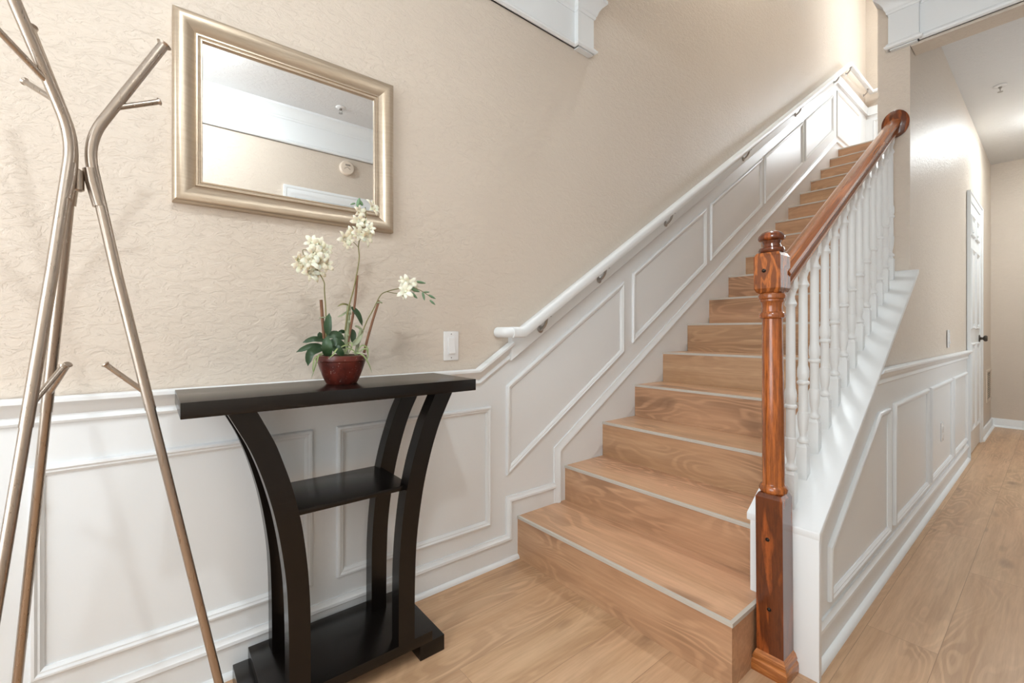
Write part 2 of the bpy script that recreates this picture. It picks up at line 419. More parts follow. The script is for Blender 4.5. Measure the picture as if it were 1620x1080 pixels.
# ------------------------------------------------------------------ entablatures (frieze, bead, block, crown)
CROWN = [(0, 0), (0, .010), (.006, .014), (.014, .014), (.018, .018), (.024, .020), (.042, .026), (.060, .038), (.072, .050), (.076, .054), (.078, .058), (.094, .058), (.094, 0)]
BEAD = [(-.0, 0), (-.0, .012), (.006, .020), (.014, .022), (.018, .016), (.024, .014), (.030, .008), (.034, 0)]
FZ0, FZ1 = 2.475, 2.660
def entab(path, nrm, name='trim'):
    m = MB()
    P = [Vector(p) for p in path]
    m.sweep([(FZ0, 0), (FZ0, .008), (FZ1, .008), (FZ1, 0)], P, nrm)
    m.sweep([(FZ0+a, b) for a, b in BEAD], P, nrm)
    m.sweep([(FZ1-.006+a, b) for a, b in CROWN], P, nrm)
    return m
def block_wrap(corner_pts, up=True):
    """profile swept horizontally around a projecting block; pts in plan, room side on the right of travel"""
    m = MB(); P = [Vector((x, y, 0)) for x, y in corner_pts]
    def sw(prof):
        rs = []; n_ = len(P)
        for i in range(n_):
            t0 = (P[i]-P[i-1]).normalized() if i else (P[1]-P[0]).normalized()
            t1 = (P[i+1]-P[i]).normalized() if i < n_-1 else t0
            q0 = Vector((t0.y, -t0.x, 0)); q1 = Vector((t1.y, -t1.x, 0)); q = (q0+q1).normalized(); k = 1/max(q.dot(q0), .2)
            rs.append([P[i]+q*(b*k)+Vector((0, 0, a)) for a, b in prof])
        m.rings(rs)
    return m, sw
# left wall: travel +x, room on the right (-y)
def moulded(pts, zoff=0):
    m, sw = block_wrap(pts)
    sw([(FZ0, 0), (FZ0, .006), (FZ1, .006), (FZ1, 0)])
    sw([(FZ0+a, b) for a, b in BEAD]); sw([(FZ1-.006+a, b) for a, b in CROWN])
    return m
bx0, bx1, bd = 1.682, 1.790, .022
m = moulded([(XB, .002), (bx0, .002), (bx0, -bd), (bx1, -bd), (bx1, .004)])
m.box(bx0, bx1, -bd-.004, .004, FZ0-.006, FZ1)
struct('trim_20', m, M_WHITE)
# header wall (faces -x): travel -y, room on the right of travel = -x
by0, by1 = -1.012, -1.118
m = moulded([(XW+.01, by0), (XW-bd, by0), (XW-bd, by1), (XW-.002, by1), (XW-.002, YO)])
m.box(XW+.004, XW-bd-.004, by1, by0, FZ0-.006, FZ1)
struct('trim_21', m, M_WHITE)
# opposite wall (faces +y): travel -x
m = moulded([(XW, YO+.002), (XB, YO+.002)])
struct('trim_22', m, M_WHITE)

# ------------------------------------------------------------------ staircase
st = thing('staircase', (X1, -.47, 0), 'straight flight of pale oak plank stairs with grey edge strips rising beside the panelled wall', 'staircase')
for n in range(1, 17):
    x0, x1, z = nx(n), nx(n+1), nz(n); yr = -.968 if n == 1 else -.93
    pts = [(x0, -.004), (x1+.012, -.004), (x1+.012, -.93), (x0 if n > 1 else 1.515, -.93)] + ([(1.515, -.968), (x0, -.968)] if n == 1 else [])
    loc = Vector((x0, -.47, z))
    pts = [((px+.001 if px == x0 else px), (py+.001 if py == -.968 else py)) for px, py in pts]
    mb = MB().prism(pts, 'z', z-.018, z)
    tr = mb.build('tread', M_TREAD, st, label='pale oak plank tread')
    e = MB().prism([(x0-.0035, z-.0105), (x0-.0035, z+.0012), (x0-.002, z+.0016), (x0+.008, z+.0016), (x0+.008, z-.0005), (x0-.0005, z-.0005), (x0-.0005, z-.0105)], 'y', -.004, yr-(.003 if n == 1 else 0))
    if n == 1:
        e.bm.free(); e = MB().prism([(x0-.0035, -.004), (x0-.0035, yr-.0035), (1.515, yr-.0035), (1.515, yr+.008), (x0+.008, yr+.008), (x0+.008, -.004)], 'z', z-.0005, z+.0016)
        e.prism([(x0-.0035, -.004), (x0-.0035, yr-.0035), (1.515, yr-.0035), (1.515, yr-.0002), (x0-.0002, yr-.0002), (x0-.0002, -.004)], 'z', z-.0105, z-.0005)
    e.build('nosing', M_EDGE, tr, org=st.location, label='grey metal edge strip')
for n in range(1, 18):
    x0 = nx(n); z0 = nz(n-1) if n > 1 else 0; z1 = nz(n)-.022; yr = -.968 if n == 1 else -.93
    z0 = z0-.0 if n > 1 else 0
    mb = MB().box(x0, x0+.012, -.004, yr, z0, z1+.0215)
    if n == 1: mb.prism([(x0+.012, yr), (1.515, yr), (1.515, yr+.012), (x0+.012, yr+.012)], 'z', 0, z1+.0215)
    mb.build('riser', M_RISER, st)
x0, z = nx(17), nz(17)
MB().prism([(x0-.0035, z-.0105), (x0-.0035, z+.0012), (x0-.002, z+.0016), (x0+.008, z+.0016), (x0+.008, z-.0005), (x0-.0005, z-.0005), (x0-.0005, z-.0105)], 'y', -.004, -.93).build('nosing', M_EDGE, st, label='grey metal edge strip')

# ------------------------------------------------------------------ knee wall under the balustrade
xk = 1.516
kz = lambda x: capz(x)-.020
kw = struct('wall_knee', MB().prism([(xk+.01, 0), (XW, 0), (XW, kz(XW)), (xk+.01, kz(xk+.01))], 'y', -.932, YK+.003), M_WALL)
xc = 2.958-(1.334-.835)/SL
struct('wainscot', MB().prism([(xk+.02, 0), (5.10, 0), (5.10, .82), (xc-.02, .82), (xk+.02, kz(xk+.02)-.02)], 'y', YK+.006, YK), M_WHITE, kw)
struct('end_board', MB().prism([(xk, 0), (xk+.022, 0), (xk+.022, kz(xk+.022)), (xk, kz(xk))], 'y', -.926, -1.1195, bev=.002)
       .prism([(xk+.022, .18), (XW-.01, kz(XW)-.2), (XW-.01, kz(XW)), (xk+.022, kz(xk+.022))], 'y', -.926, -.930), M_WHITE, kw)
struct('cap', MB().prism([(xk, kz(xk)-.004), (XW-.001, kz(XW)-.004), (XW-.001, capz(XW)), (xk, capz(xk))], 'y', -.915, -1.121, bev=.003), M_WHITE, kw)
struct('cap_moulding', MB().prism([(xk+.022, kz(xk+.02)-.018), (XW-.02, kz(XW-.02)-.018), (XW-.02, kz(XW-.02)), (xk+.022, kz(xk+.02))], 'y', YK, -1.104, bev=.003), M_WHITE, kw)
# sloped band below the cap down to the chair rail height
yk = YK
struct('baseboard_right', MB().sweep(QR, [(xk+.024, yk-.006, 0), (5.10, yk-.006, 0)], N_L).box(xk+.024, 5.10, yk, yk-.006, 0, .098), M_WHITE)
struct('trim_23', MB().sweep(CAPM, [(xk+.024, yk, .112), (5.10, yk, .112)], N_L), M_WHITE)
xc2 = 2.958-(1.334-.88)/SL
m = MB(); m.sweep(CHAIR, [(xc2-.16, yk, .8768), (5.10, yk, .8768)], N_L)
# trim the start of the rail so that it dies under the cap
bmesh.ops.bisect_plane(m.bm, geom=m.bm.verts[:]+m.bm.edges[:]+m.bm.faces[:], plane_co=(2.958, 0, 1.334-.022), plane_no=Vector((-SL, 0, 1)).normalized(), clear_outer=True)
bmesh.ops.holes_fill(m.bm, edges=[e for e in m.bm.edges if e.is_boundary])
struct('trim_24', m, M_WHITE)
panel(nt(), pp((1.695, .158), (2.500, .158), (2.500, .697), (2.322, .697), (1.695, .335), y=yk))
for x0, x1 in ((2.585, 3.400), (3.478, 4.280), (4.345, 5.045)):
    panel(nt(), pp((x0, .160), (x1, .160), (x1, .706), (x0, .706), y=yk))

# ------------------------------------------------------------------ newel post
XN, YN = 1.4745, -1.0165
nw = thing('newel_post', (XN, YN, 0), 'glossy stained oak newel post with turned column at the foot of the stairs', 'newel post')
h = .0375
def sqr(m, hz): # list of (half, z)
    m.rings([[(XN-a, YN-a, z), (XN+a, YN-a, z), (XN+a, YN+a, z), (XN-a, YN+a, z)] for a, z in hz]); return m
sqr(MB(), [(h+.0125, 0), (h+.0135, .012), (h+.0125, .030), (h+.008, .036), (h+.0095, .042), (h+.006, .052), (h+.002, .060), (h, .064)]).build('base_moulding', M_OAKL, nw, label='lighter oak base moulding')
sqr(MB(), [(h, .05), (h, .528), (h-.006, .540), (h-.012, .543)]).build('lower_block', M_OAKD, nw, ang=20, label='dark reddish brown square block')
col = [(.020, .538), (.033, .540), (.0385, .546), (.0395, .554), (.036, .562), (.031, .566), (.030, .572), (.0305, .60), (.0300, .80), (.0275, 1.05), (.0275, 1.068), (.034, 1.071), (.036, 1.078), (.034, 1.085),
       (.029, 1.090), (.0275, 1.100), (.029, 1.116), (.0335, 1.122), (.0335, 1.127), (.037, 1.130), (.0385, 1.137), (.036, 1.144), (.030, 1.148), (.03, 1.15)]
MB().lathe([(r, z) for r, z in col], (XN, YN), 32).build('column', M_OAK, nw)
sqr(MB(), [(h-.012, 1.144), (h-.005, 1.149), (h, 1.160), (h, 1.256), (h-.006, 1.268), (h-.014, 1.271)]).build('upper_block', M_OAKB, nw, ang=20)
MB().lathe([(.02, 1.268), (.034, 1.270), (.0365, 1.276), (.034, 1.283), (.027, 1.287), (.024, 1.296), (.027, 1.305), (.0355, 1.309), (.0375, 1.313), (.036, 1.320), (.028, 1.330), (.014, 1.336), (.001, 1.337)], (XN, YN), 32).build('finial', M_OAKD, nw)
for y_, z_, mm in ((YN+.008, 1.213, M_SCREW), (YN+.004, .405, M_SCREW), (YN+.001, .197, M_SCREW)):
    MB().lathe([(.001, 0), (.0058, 0), (.0058, .002), (.003, .0045), (.001, .005)], n=12, M=Matrix.Translation((XN-h+.0005, y_, z_)) @ Matrix.Rotation(R(-90), 4, 'Y')).build('screw', mm, nw, label='small dark screw head')
nw.rotation_euler = (R(-.42), 0, 0)

# oak handrail with rosette
hr = thing('oak_handrail', (1.51, -1.02, 1.195), 'polished oak handrail from the newel post up to a round wall rosette', 'handrail')
HP = [(-.031, -.020), (-.031, .020), (-.020, .022), (-.014, .016), (-.008, .017), (-.002, .024), (.010, .030), (.020, .028), (.028, .017), (.031, .0), (.028, -.017), (.020, -.028), (.010, -.030), (-.002, -.024), (-.008, -.017), (-.014, -.016), (-.020, -.022)]
yh = -1.020; hz = lambda x: 1.252+SL*(x-1.6)
MB().sweep([(a, b) for a, b in HP], [(1.508, yh, hz(1.508)), (2.975, yh-.006, hz(2.975)-.012)], N_L).build('rail', M_RAIL, hr)
MB().lathe([(.001, 0), (.066, 0), (.070, .003), (.070, .010), (.064, .014), (.058, .0155), (.052, .019), (.001, .020)], n=40, M=Matrix.Translation((XW, yh-.011, hz(XW)-.010)) @ Matrix.Rotation(R(-90), 4, 'Y') @ Matrix.Diagonal((1, .8, 1, 1))).build('rosette', M_OAKD, hr, label='round dark oak wall rosette')

# balusters
RS = (SL*(2.975-1.508)-.012)/(2.975-1.508)
def make_baluster(x):
    y = -1.022; zc = capz(x); a = .0158
    t = thing('baluster', (x, y, zc), '', 'baluster', 'white turned balusters between cap and oak rail')
    p = MB(); q = [(-a, -a), (a, -a), (a, a), (-a, a)]
    p.rings([[(x+i, y+j, zc+SL*i+.0005) for i, j in q], [(x+i, y+j, zc+.098) for i, j in q], [(x+i*.62, y+j*.62, zc+.110) for i, j in q]])
    p.build('lower_block', M_WHITE, t, ang=20)
    prof = [(.008, .104), (.0105, .108), (.0165, .113), (.0175, .118), (.0165, .123), (.0115, .128), (.0100, .134), (.0105, .142), (.0135, .155), (.0155, .180), (.0165, .206), (.0160, .212), (.0142, .214), (.0138, .240), (.0135, .300),
            (.0140, .304), (.0180, .308), (.0188, .312), (.0180, .316), (.0142, .319), (.0150, .326), (.0172, .332), (.0176, .350), (.0165, .360), (.0140, .370), (.0135, .385), (.0130, .60), (.0128, .627),
            (.0165, .633), (.0180, .637), (.0165, .642), (.0125, .652), (.0118, .662), (.0150, .674), (.0158, .680), (.010, .684)]
    MB().lathe([(r, zc+z) for r, z in prof], (x, y), 20).build('turned_shaft', M_WHITE, t)
    p = MB(); zt = 1.252+SL*(1.508-1.6)+(x-1.508)*RS-.0366
    p.rings([[(x+i*.7, y+j*.7, zc+.674) for i, j in q], [(x+i, y+j, zc+.686) for i, j in q], [(x+i, y+j, zt+RS*i) for i, j in q]])
    p.build('upper_block', M_WHITE, t, ang=20)
    return t
ords = ['lowest white turned baluster, right behind the oak newel post', 'second white baluster up from the oak newel post', 'third white baluster up from the oak newel post',
        'fourth white baluster up from the oak newel post', 'fifth white baluster up from the oak newel post', 'sixth white baluster up from the newel post', 'middle white baluster, seventh from either end of the row',
        'sixth white baluster down from the round oak rosette', 'fifth white baluster down from the round oak rosette', 'fourth white baluster down from the round oak rosette',
        'third white baluster down from the round oak rosette', 'second white baluster down from the round oak rosette', 'topmost white baluster, right under the round oak rosette']
for k in range(13): make_baluster(1.582+k*.1095)['label'] = ords[k]

# ------------------------------------------------------------------ hall: door, base, vent, switch, outlet, sprinkler
dY = YK
dr = bpy.data.objects.new('door_1', None); COL.objects.link(dr); dr.location = (5.16, dY, 0); dr['kind'] = 'structure'
CAS = [(0, 0), (0, .022), (.012, .022), (.018, .017), (.030, .018), (.045, .012), (.060, .010), (.062, 0)]
dx0, dx1, dz1 = 5.165, 5.965, 2.105
MB().sweep([(a, b) for a, b in flip(CAS)], [(dx0-.062, dY, 0), (dx0-.062, dY, dz1+.062), (dx1+.062, dY, dz1+.062), (dx1+.062, dY, 0)], N_L).build('casing', M_WHITE, dr)
m = MB().box(dx0, dx1, dY+.01, dY-.004, .008, dz1, .002)
m.build('door_leaf', M_WHITE, dr)
m = MB()
for (u0, u1) in ((.11, .365), (.435, .69)):
    for (z0, z1) in ((.20, .93), (1.05, 1.72), (1.83, 2.0)):
        m.sweep([(a*1.0+.013, b*.9) for a, b in PANEL], [(dx0+u0, dY-.004, z0), (dx0+u1, dY-.004, z0), (dx0+u1, dY-.004, z1), (dx0+u0, dY-.004, z1)], N_L, closed=True)
        m.prism([(dx0+u0+.045, z0+.045), (dx0+u1-.045, z0+.045), (dx0+u1-.045, z1-.045), (dx0+u0+.045, z1-.045)], 'y', dY-.002, dY-.012, bev=.004)
m.build('raised_panels', M_WHITE, dr)
kx, kz_ = dx1-.065, .965
Mk = Matrix.Translation((kx, dY-.004, kz_)) @ Matrix.Rotation(R(90), 4, 'X')
MB().lathe([(.001, 0), (.032, 0), (.032, .006), (.016, .010), (.011, .016), (.011, .024), (.020, .029), (.027, .037), (.028, .045), (.022, .054), (.001, .056)], n=20, M=Mk).build('door_knob', M_BRONZE, dr, label='round dark metal knob')
for z_ in (.24, 1.0, 1.88):
    MB().box(dx0-.006, dx0+.022, dY-.003, dY-.009, z_, z_+.09).tube([(dx0-.002, dY-.012, z_-.003), (dx0-.002, dY-.012, z_+.093)], .006, 8).build('hinge', M_STEEL, dr, label='grey metal hinge')
# base along the rest of the hall
BASE = [(0, 0), (0, .014), (.075, .013), (.088, .008), (.092, 0)]
struct('baseboard_hall', MB().sweep(BASE, [(dx1+.062, dY, 0), (XF-.001, dY, 0)], N_L).sweep(QR, [(dx1+.062, dY-.013, 0), (XF-.013, dY-.013, 0)], N_L), M_WHITE)
struct('baseboard_far', MB().sweep(BASE, [(XF, dY, 0), (XF, YO, 0)], (-1, 0, 0)).sweep(QR, [(XF-.013, dY, 0), (XF-.013, YO, 0)], (-1, 0, 0)), M_WHITE)
# vents
def grille(name, c, w, hgt, nrm, label, mat, nsl=14):
    """c centre on the wall"""
    t = thing(name, c, label, 'vent'); c = Vector(c); n = Vector(nrm); s_ = n.cross(Vector((0, 0, 1)))
    Mx = Matrix(((s_.x, n.x, 0, c.x), (s_.y, n.y, 0, c.y), (s_.z, n.z, 1, c.z), (0, 0, 0, 1)))
    m = MB()
    for a in ((-w/2, w/2, hgt/2-.022, hgt/2), (-w/2, w/2, -hgt/2, -hgt/2+.022), (-w/2, -w/2+.022, -hgt/2+.022, hgt/2-.022), (w/2-.022, w/2, -hgt/2+.022, hgt/2-.022)):
        m.box(a[0], a[1], 0, .009, a[2], a[3])
    m.xf(Mx).build('frame', mat, t)
    MB().box(-w/2+.02, w/2-.02, .0002, .002, -hgt/2+.02, hgt/2-.02).xf(Mx).build('backing', M_GAP, t, label='backing sheet tinted as the shade behind the slats')
    m = MB(); st_ = (hgt-.044)/nsl
    for i in range(nsl):
        z = -hgt/2+.022+(i+.5)*st_
        m.prism([(.002, z-st_*.35), (.008, z-st_*.1), (.008, z+st_*.1), (.002, z-st_*.1)], 'x', -w/2+.021, w/2-.021)
    m.xf(Mx).build('slats', mat, t)
    return t
grille('wall_vent', (6.82, YK+.003, .465), .42, .33, (0, -1, 0), 'almond slatted air vent low on the hall wall past the door', M_IVORY)
grille('wall_vent', (XF-.006, -.24, 3.585), .26, .20, (-1, 0, 0), 'grey slatted vent on the white landing wall at the top of the stairs', M_WHITE, 8)
def switch(loc, label):
    x, y, z = loc; t = thing('light_switch', loc, label, 'light switch')
    MB().box(x-.035, x+.035, y, y-.006, z-.059, z+.059, .003, 3).build('wall_plate', M_PLATE, t)
    MB().box(x-.0165, x+.0165, y-.006, y-.0085, z-.034, z+.034, .001).build('switch_frame', M_PLATE, t)
    MB().prism([(y-.007, z-.031), (y-.014, z-.031), (y-.0085, z), (y-.010, z+.031), (y-.007, z+.031)], 'x', x-.0145, x+.0145).build('rocker', M_PLATE, t)
    for dz in (-.048, .048): MB().lathe([(.0005, 0), (.0028, 0), (.002, .0012), (.0005, .0014)], n=10, M=Matrix.Translation((x, y-.006, z+dz)) @ Matrix.Rotation(R(90), 4, 'X')).build('screw', M_STEEL, t)
    return t
switch((.949, .004, .971), 'white rocker light switch on the beige wall right of the orchid')
switch((4.14, YK, .98), 'white rocker light switch on the hall wall above the chair rail')
t = thing('power_outlet', (3.885, YK, .395), 'small white power outlet inside the third panel of the stair side wainscot', 'outlet')
MB().box(3.85, 3.92, YK, YK-.006, .336, .454, .003).build('wall_plate', M_PLATE, t)
m = MB()
for z_ in (.372, .418): m.box(3.868, 3.902, YK-.005, YK-.009, z_-.014, z_+.014, .003)
m.build('receptacle', M_PLATE, t)
def sprinkler(loc, label):
    x, y, z = loc; t = thing('fire_sprinkler', loc, label, 'sprinkler')
    MB().lathe([(.001, z), (.036, z), (.038, z-.003), (.030, z-.008), (.018, z-.010), (.001, z-.010)], (x, y), 24).build('escutcheon', M_PLATE, t)
    m = MB().lathe([(.010, z-.008), (.011, z-.016), (.006, z-.020), (.006, z-.024)], (x, y), 12)
    for s_ in (-1, 1): m.tube([(x+s_*.009, y, z-.016), (x+s_*.012, y, z-.026), (x+s_*.008, y, z-.038), (x, y, z-.045)], .0018, 8)
    m.lathe([(.001, z-.045), (.015, z-.045), (.015, z-.047), (.001, z-.047)], (x, y), 16)
    m.build('sprinkler_head', M_STEEL, t, label='grey metal sprinkler head')
sprinkler((4.86, -1.285, HCEIL), 'fire sprinkler on the grey hall ceiling beyond the opening')
sprinkler((1.13, -1.93, CEIL), 'chrome fire sprinkler on the foyer ceiling, seen in the mirror')
t = thing('smoke_alarm', (1.26, YO, 2.39), 'round cream alarm on the opposite foyer wall, seen in the mirror', 'alarm')
Ms = Matrix.Translation((1.262, YO, 2.385)) @ Matrix.Rotation(R(-90), 4, 'X')
MB().lathe([(.001, 0), (.058, 0), (.060, .004), (.060, .022), (.052, .032), (.001, .035)], n=32, M=Ms).build('housing', M_IVORY, t)
MB().box(1.245, 1.285, YO+.033, YO+.0365, 2.400, 2.412).tube([(1.235, YO+.035, 2.372), (1.262, YO+.036, 2.389), (1.285, YO+.035, 2.372)], .002, 6).build('sounder_slots', simple('alarm_grey', srgb(150, 140, 130), .5), t, label='grey slots')
# door in the opposite wall (mirror shows the top of its casing)
dr2 = bpy.data.objects.new('door_2', None); COL.objects.link(dr2); dr2.location = (1.3, YO, 0); dr2['kind'] = 'structure'
MB().sweep([(a*1.35, b) for a, b in CAS], [(.785, YO, 0), (.785, YO, 2.155), (1.87, YO, 2.155), (1.87, YO, 0)], (0, 1, 0)).build('casing', M_WHITE, dr2)
m = MB().box(.87, 1.785, YO+.001, YO+.012, .008, 2.07, .002)
for (u0, u1) in ((.97, 1.28), (1.37, 1.68)):
    for (z0, z1) in ((.2, .9), (1.02, 1.72), (1.8, 1.98)):
        m.box(u0, u1, YO+.012, YO+.017, z0, z1, .004)
m.build('door_leaf', M_WHITE, dr2)
struct('baseboard_opposite', MB().sweep(BASE, [(.785, YO, 0), (XB, YO, 0)], (0, 1, 0)).sweep(BASE, [(XF, YO, 0), (1.87, YO, 0)], (0, 1, 0)), M_WHITE)
# unseen window added in the rear wall for soft fill
wd = bpy.data.objects.new('added_window_1', None); COL.objects.link(wd); wd.location = (XB, -1.15, .4); wd['kind'] = 'structure'
m = MB()
for a in ((-1.98, -1.90, .40, 2.50), (-.40, -.32, .40, 2.50), (-1.90, -.40, .40, .47), (-1.90, -.40, 2.43, 2.50), (-1.17, -1.13, .47, 2.43)):
    m.box(XB, XB+.03, a[0], a[1], a[2], a[3])
m.build('window_frame', M_WHITE, wd)
MB().box(XB+.001, XB+.006, -1.90, -.40, .47, 2.43).build('pane', NT('glowing_glass').set(col=(.8, .85, .9), emc=(.93, .97, 1), ems=1.2, rough=.1).m, wd)
wd = bpy.data.objects.new('window_2', None); COL.objects.link(wd); wd.location = (XF, -1.02, 3.5); wd['kind'] = 'structure'
m = MB()
for a in ((-1.32, -1.26, 3.50, 4.40), (-.78, -.72, 3.50, 4.40), (-1.26, -.78, 3.50, 3.56), (-1.26, -.78, 4.34, 4.40)):
    m.box(XF-.04, XF, a[0], a[1], a[2], a[3])
m.build('window_frame', M_WHITE, wd)
MB().box(XF-.009, XF-.006, -1.26, -.78, 3.56, 4.34).build('pane', NT('glowing_glass_2').set(col=(.8, .85, .9), emc=(.9, .96, 1), ems=4, rough=.1).m, wd)

wd = bpy.data.objects.new('added_window_3', None); COL.objects.link(wd); wd.location = (4.2, YO, .5); wd['kind'] = 'structure'  # unseen window added around the hall fill light
m = MB()
for a in ((3.36, 3.44, .46, 2.24), (4.96, 5.04, .46, 2.24), (3.44, 4.96, .46, .54), (3.44, 4.96, 2.16, 2.24), (4.18, 4.22, .54, 2.16)):
    m.box(a[0], a[1], YO, YO+.03, a[2], a[3])
m.build('window_frame', M_WHITE, wd)
MB().box(3.44, 4.96, YO+.001, YO+.006, .54, 2.16).build('pane', NT('glowing_glass_3').set(col=(.8, .85, .9), emc=(.93, .97, 1), ems=.25, rough=.1).m, wd)  # faint glow for the added hall window

# ------------------------------------------------------------------ ceiling lamps
def lamp(loc, r, strength, label, col=(.91, .975, 1)):
    x, y, z = loc; t = thing('ceiling_lamp', loc, label, 'lamp')
    MB().lathe([(.001, z), (r*.9, z), (r*.95, z-.012), (r*.9, z-.022), (.001, z-.022)], (x, y), 32).build('lamp_base', M_NICKEL, t)
    MB().lathe([(r*.86, z-.0225), (r*.84, z-.030), (r*.70, z-.042), (r*.45, z-.050), (.001, z-.053)], (x, y), 32).build('lamp_dome', mat_lamp('lamp_glow', strength, col), t, label='glowing white glass dome')
lamp((.17, -1.60, CEIL), .046, LAMP_FOYER, 'round flush lamp on the foyer ceiling above the camera')
lamp((5.80, -1.60, HCEIL), .15, LAMP_HALL, 'round flush lamp on the hall ceiling beyond the opening')
lamp((6.2, -1.25, TOP), .16, LAMP_UP, 'round flush lamp on the high ceiling over the stair landing')
lamp((3.0, -.48, TOP), .14, 130, 'added flush fill lamp on the high ceiling over the middle of the stairs')  # unseen lamp added to lift the stairwell light

# ------------------------------------------------------------------ mirror
mr = thing('wall_mirror', (.37, .004, 1.39), 'rectangular wall mirror in a wide champagne frame above the black table', 'mirror')
FR = [(0, 0), (0, .024), (.003, .030), (.010, .034), (.020, .034), (.032, .029), (.046, .019), (.052, .016), (.054, .021), (.058, .021), (.060, .017), (.063, .016), (.065, .019), (.068, .019), (.070, .012), (.070, 0)]
mx0, mx1, mz0, mz1 = .045, .691, 1.391, 1.931
MB().sweep(FR, pp((mx0, mz0), (mx1, mz0), (mx1, mz1), (mx0, mz1), y=.004), N_L, closed=True).build('frame', M_FRAME, mr)
MB().box(mx0+.062, mx1-.062, .002, -.006, mz0+.062, mz1-.062).build('mirror_glass', M_GLASS, mr)

# ------------------------------------------------------------------ console table
tb = thing('console_table', (.4535, -.18, 0), 'black espresso console table with curved legs standing against the white wainscot', 'table')
MB().box(.050, .845, -.330, -.042, .833, .8705, .0015).build('tabletop', M_ESP, tb)
cx = .4535
outer = [(.141, .833), (.163, .790), (.188, .739), (.210, .680), (.228, .620), (.244, .555), (.257, .483), (.268, .40), (.273, .33), (.276, .224), (.277, .08)]
inner = [(.203, .833), (.224, .790), (.246, .742), (.264, .690), (.281, .636), (.296, .575), (.309, .510), (.320, .42), (.326, .34), (.3285, .264), (.3290, .08)]
def spl(p): return [(v.x, v.z) for v in smooth_path([(a, 0, b) for a, b in p], 4)]
for sgn in (1, -1):
    for y0, y1 in ((-.310, -.262), (-.098, -.050)):
        a, b = spl(outer), spl(inner)
        f = (lambda q: q) if sgn > 0 else (lambda q: [(2*cx-x, z) for x, z in q])
        a, b = f(a), f(b); m = MB()
        rs = [[(p[0], y0, p[1]), (q[0], y0, q[1]), (q[0], y1, q[1]), (p[0], y1, p[1])] for p, q in zip(a, b)]
        m.rings(rs)
        m.build('leg', M_ESP, tb, ang=25)
MB().box(.285, .622, -.296, -.046, .543, .558, .001).build('middle_shelf', M_ESP, tb)
MB().box(.226, .694, -.308, -.024, .049, .081, .0015).build('base_shelf', M_ESP, tb)
for x0, x1 in ((.186, .268), (.652, .738)):
    MB().box(x0, x1, -.306, -.028, 0, .049, .0015).build('foot', M_ESP, tb)

# ------------------------------------------------------------------ coat rack
cr = thing('coat_rack', (-.115, -.314, 0), 'brushed nickel tripod coat rack with angled branching hooks at the left', 'coat rack')
CRX, CRY = -.115, -.314
def rot(p, a):
    a = R(a); x, y = p[0]-CRX, p[1]-CRY
    return Vector((CRX+x*math.cos(a)-y*math.sin(a), CRY+x*math.sin(a)+y*math.cos(a), p[2]))
def pipe_end(m, p0, p1, r):
    d = (Vector(p1)-Vector(p0)).normalized(); p1 = Vector(p1)
    m.tube([p1-d*.004, p1-d*.001, p1, p1+d*.002], [r, r*1.35, r*1.45, r*1.15], 16)
def pole(a_low, a_up, dl, hook_end, low_end):
    def rr(q, a): return rot(q, a)
    # local frame: pole leans along +x from the axis
    J0 = (-.101, CRY, 1.30); low = lambda z: (CRX+.114+(.86-z)*.190, CRY, z)
    seam = low(.86)
    J = (CRX+.012, CRY, 1.395)
    up = (.022, CRY+dl, 1.664)
    bx = (CRX+.0115, CRY, 1.43)
    P = [rr(seam, a_low), rr(low(1.15), a_low), rr(low(1.34), a_low)]
    cn = rr((CRX+.0125, CRY, 1.415), a_low); U_ = rr(up, a_up)
    P = [rr(seam, a_low), rr(low(1.15), a_low)] + arc_corner(rr(low(1.15), a_low), cn, U_, .055) + [U_]
    m = MB().tube(P, .0098, 20); pipe_end(m, P[-2], U_, .0098)
    m.build('upper_tube', M_NICKEL, cr)
    f = rr(low(.012), a_low)
    m = MB().tube([rr(seam, a_low), f], .0088, 20); m.build('leg', M_NICKEL, cr)
    d_ = (Vector(f)-Vector(rr(seam, a_low))).normalized()
    MB().tube([f-d_*.02, f, Vector((f.x+d_.x*.012, f.y+d_.y*.012, .0))], [.0095, .0095, .008], 16).build('rubber_foot', M_SCREW, cr, label='black rubber foot')
    # hooks
    hb = cn.lerp(U_, .33)
    m = MB().tube([hb, hook_end], .0056, 14); pipe_end(m, hb, hook_end, .0056); m.build('hook', M_NICKEL, cr)
    lb = rr(low(.895), a_low)
    m = MB().tube([lb, low_end], .0052, 14); pipe_end(m, lb, low_end, .0052); m.build('hook', M_NICKEL, cr)
LE = (-.074, -.317, .962)
pole(0, 0, 0, Vector((.014, -.305, 1.539)), Vector(LE))
pole(-120, -131, 0, Vector((-.262, -.47, 1.60)), rot((-.0745, -.310, .962), -120))
pole(120, 127.5, 0, rot((.0145, -.287, 1.546), 120), rot(LE, 120))
m = MB(); m.lathe([(.007, 1.352), (.010, 1.354), (.010, 1.315), (.006, 1.312)], (CRX, CRY), 16)
for a in (0, 120, -120):
    q = [rot((CRX+.018-.19*.0, CRY, 1.362), a), rot((CRX+.022, CRY, 1.335), a), rot((CRX+.0325, CRY, 1.288), a)]
    m.tube(q, [.0118, .0118, .0115], 16)
m.build('clamp', M_NICKEL, cr, label='three-way clamp')

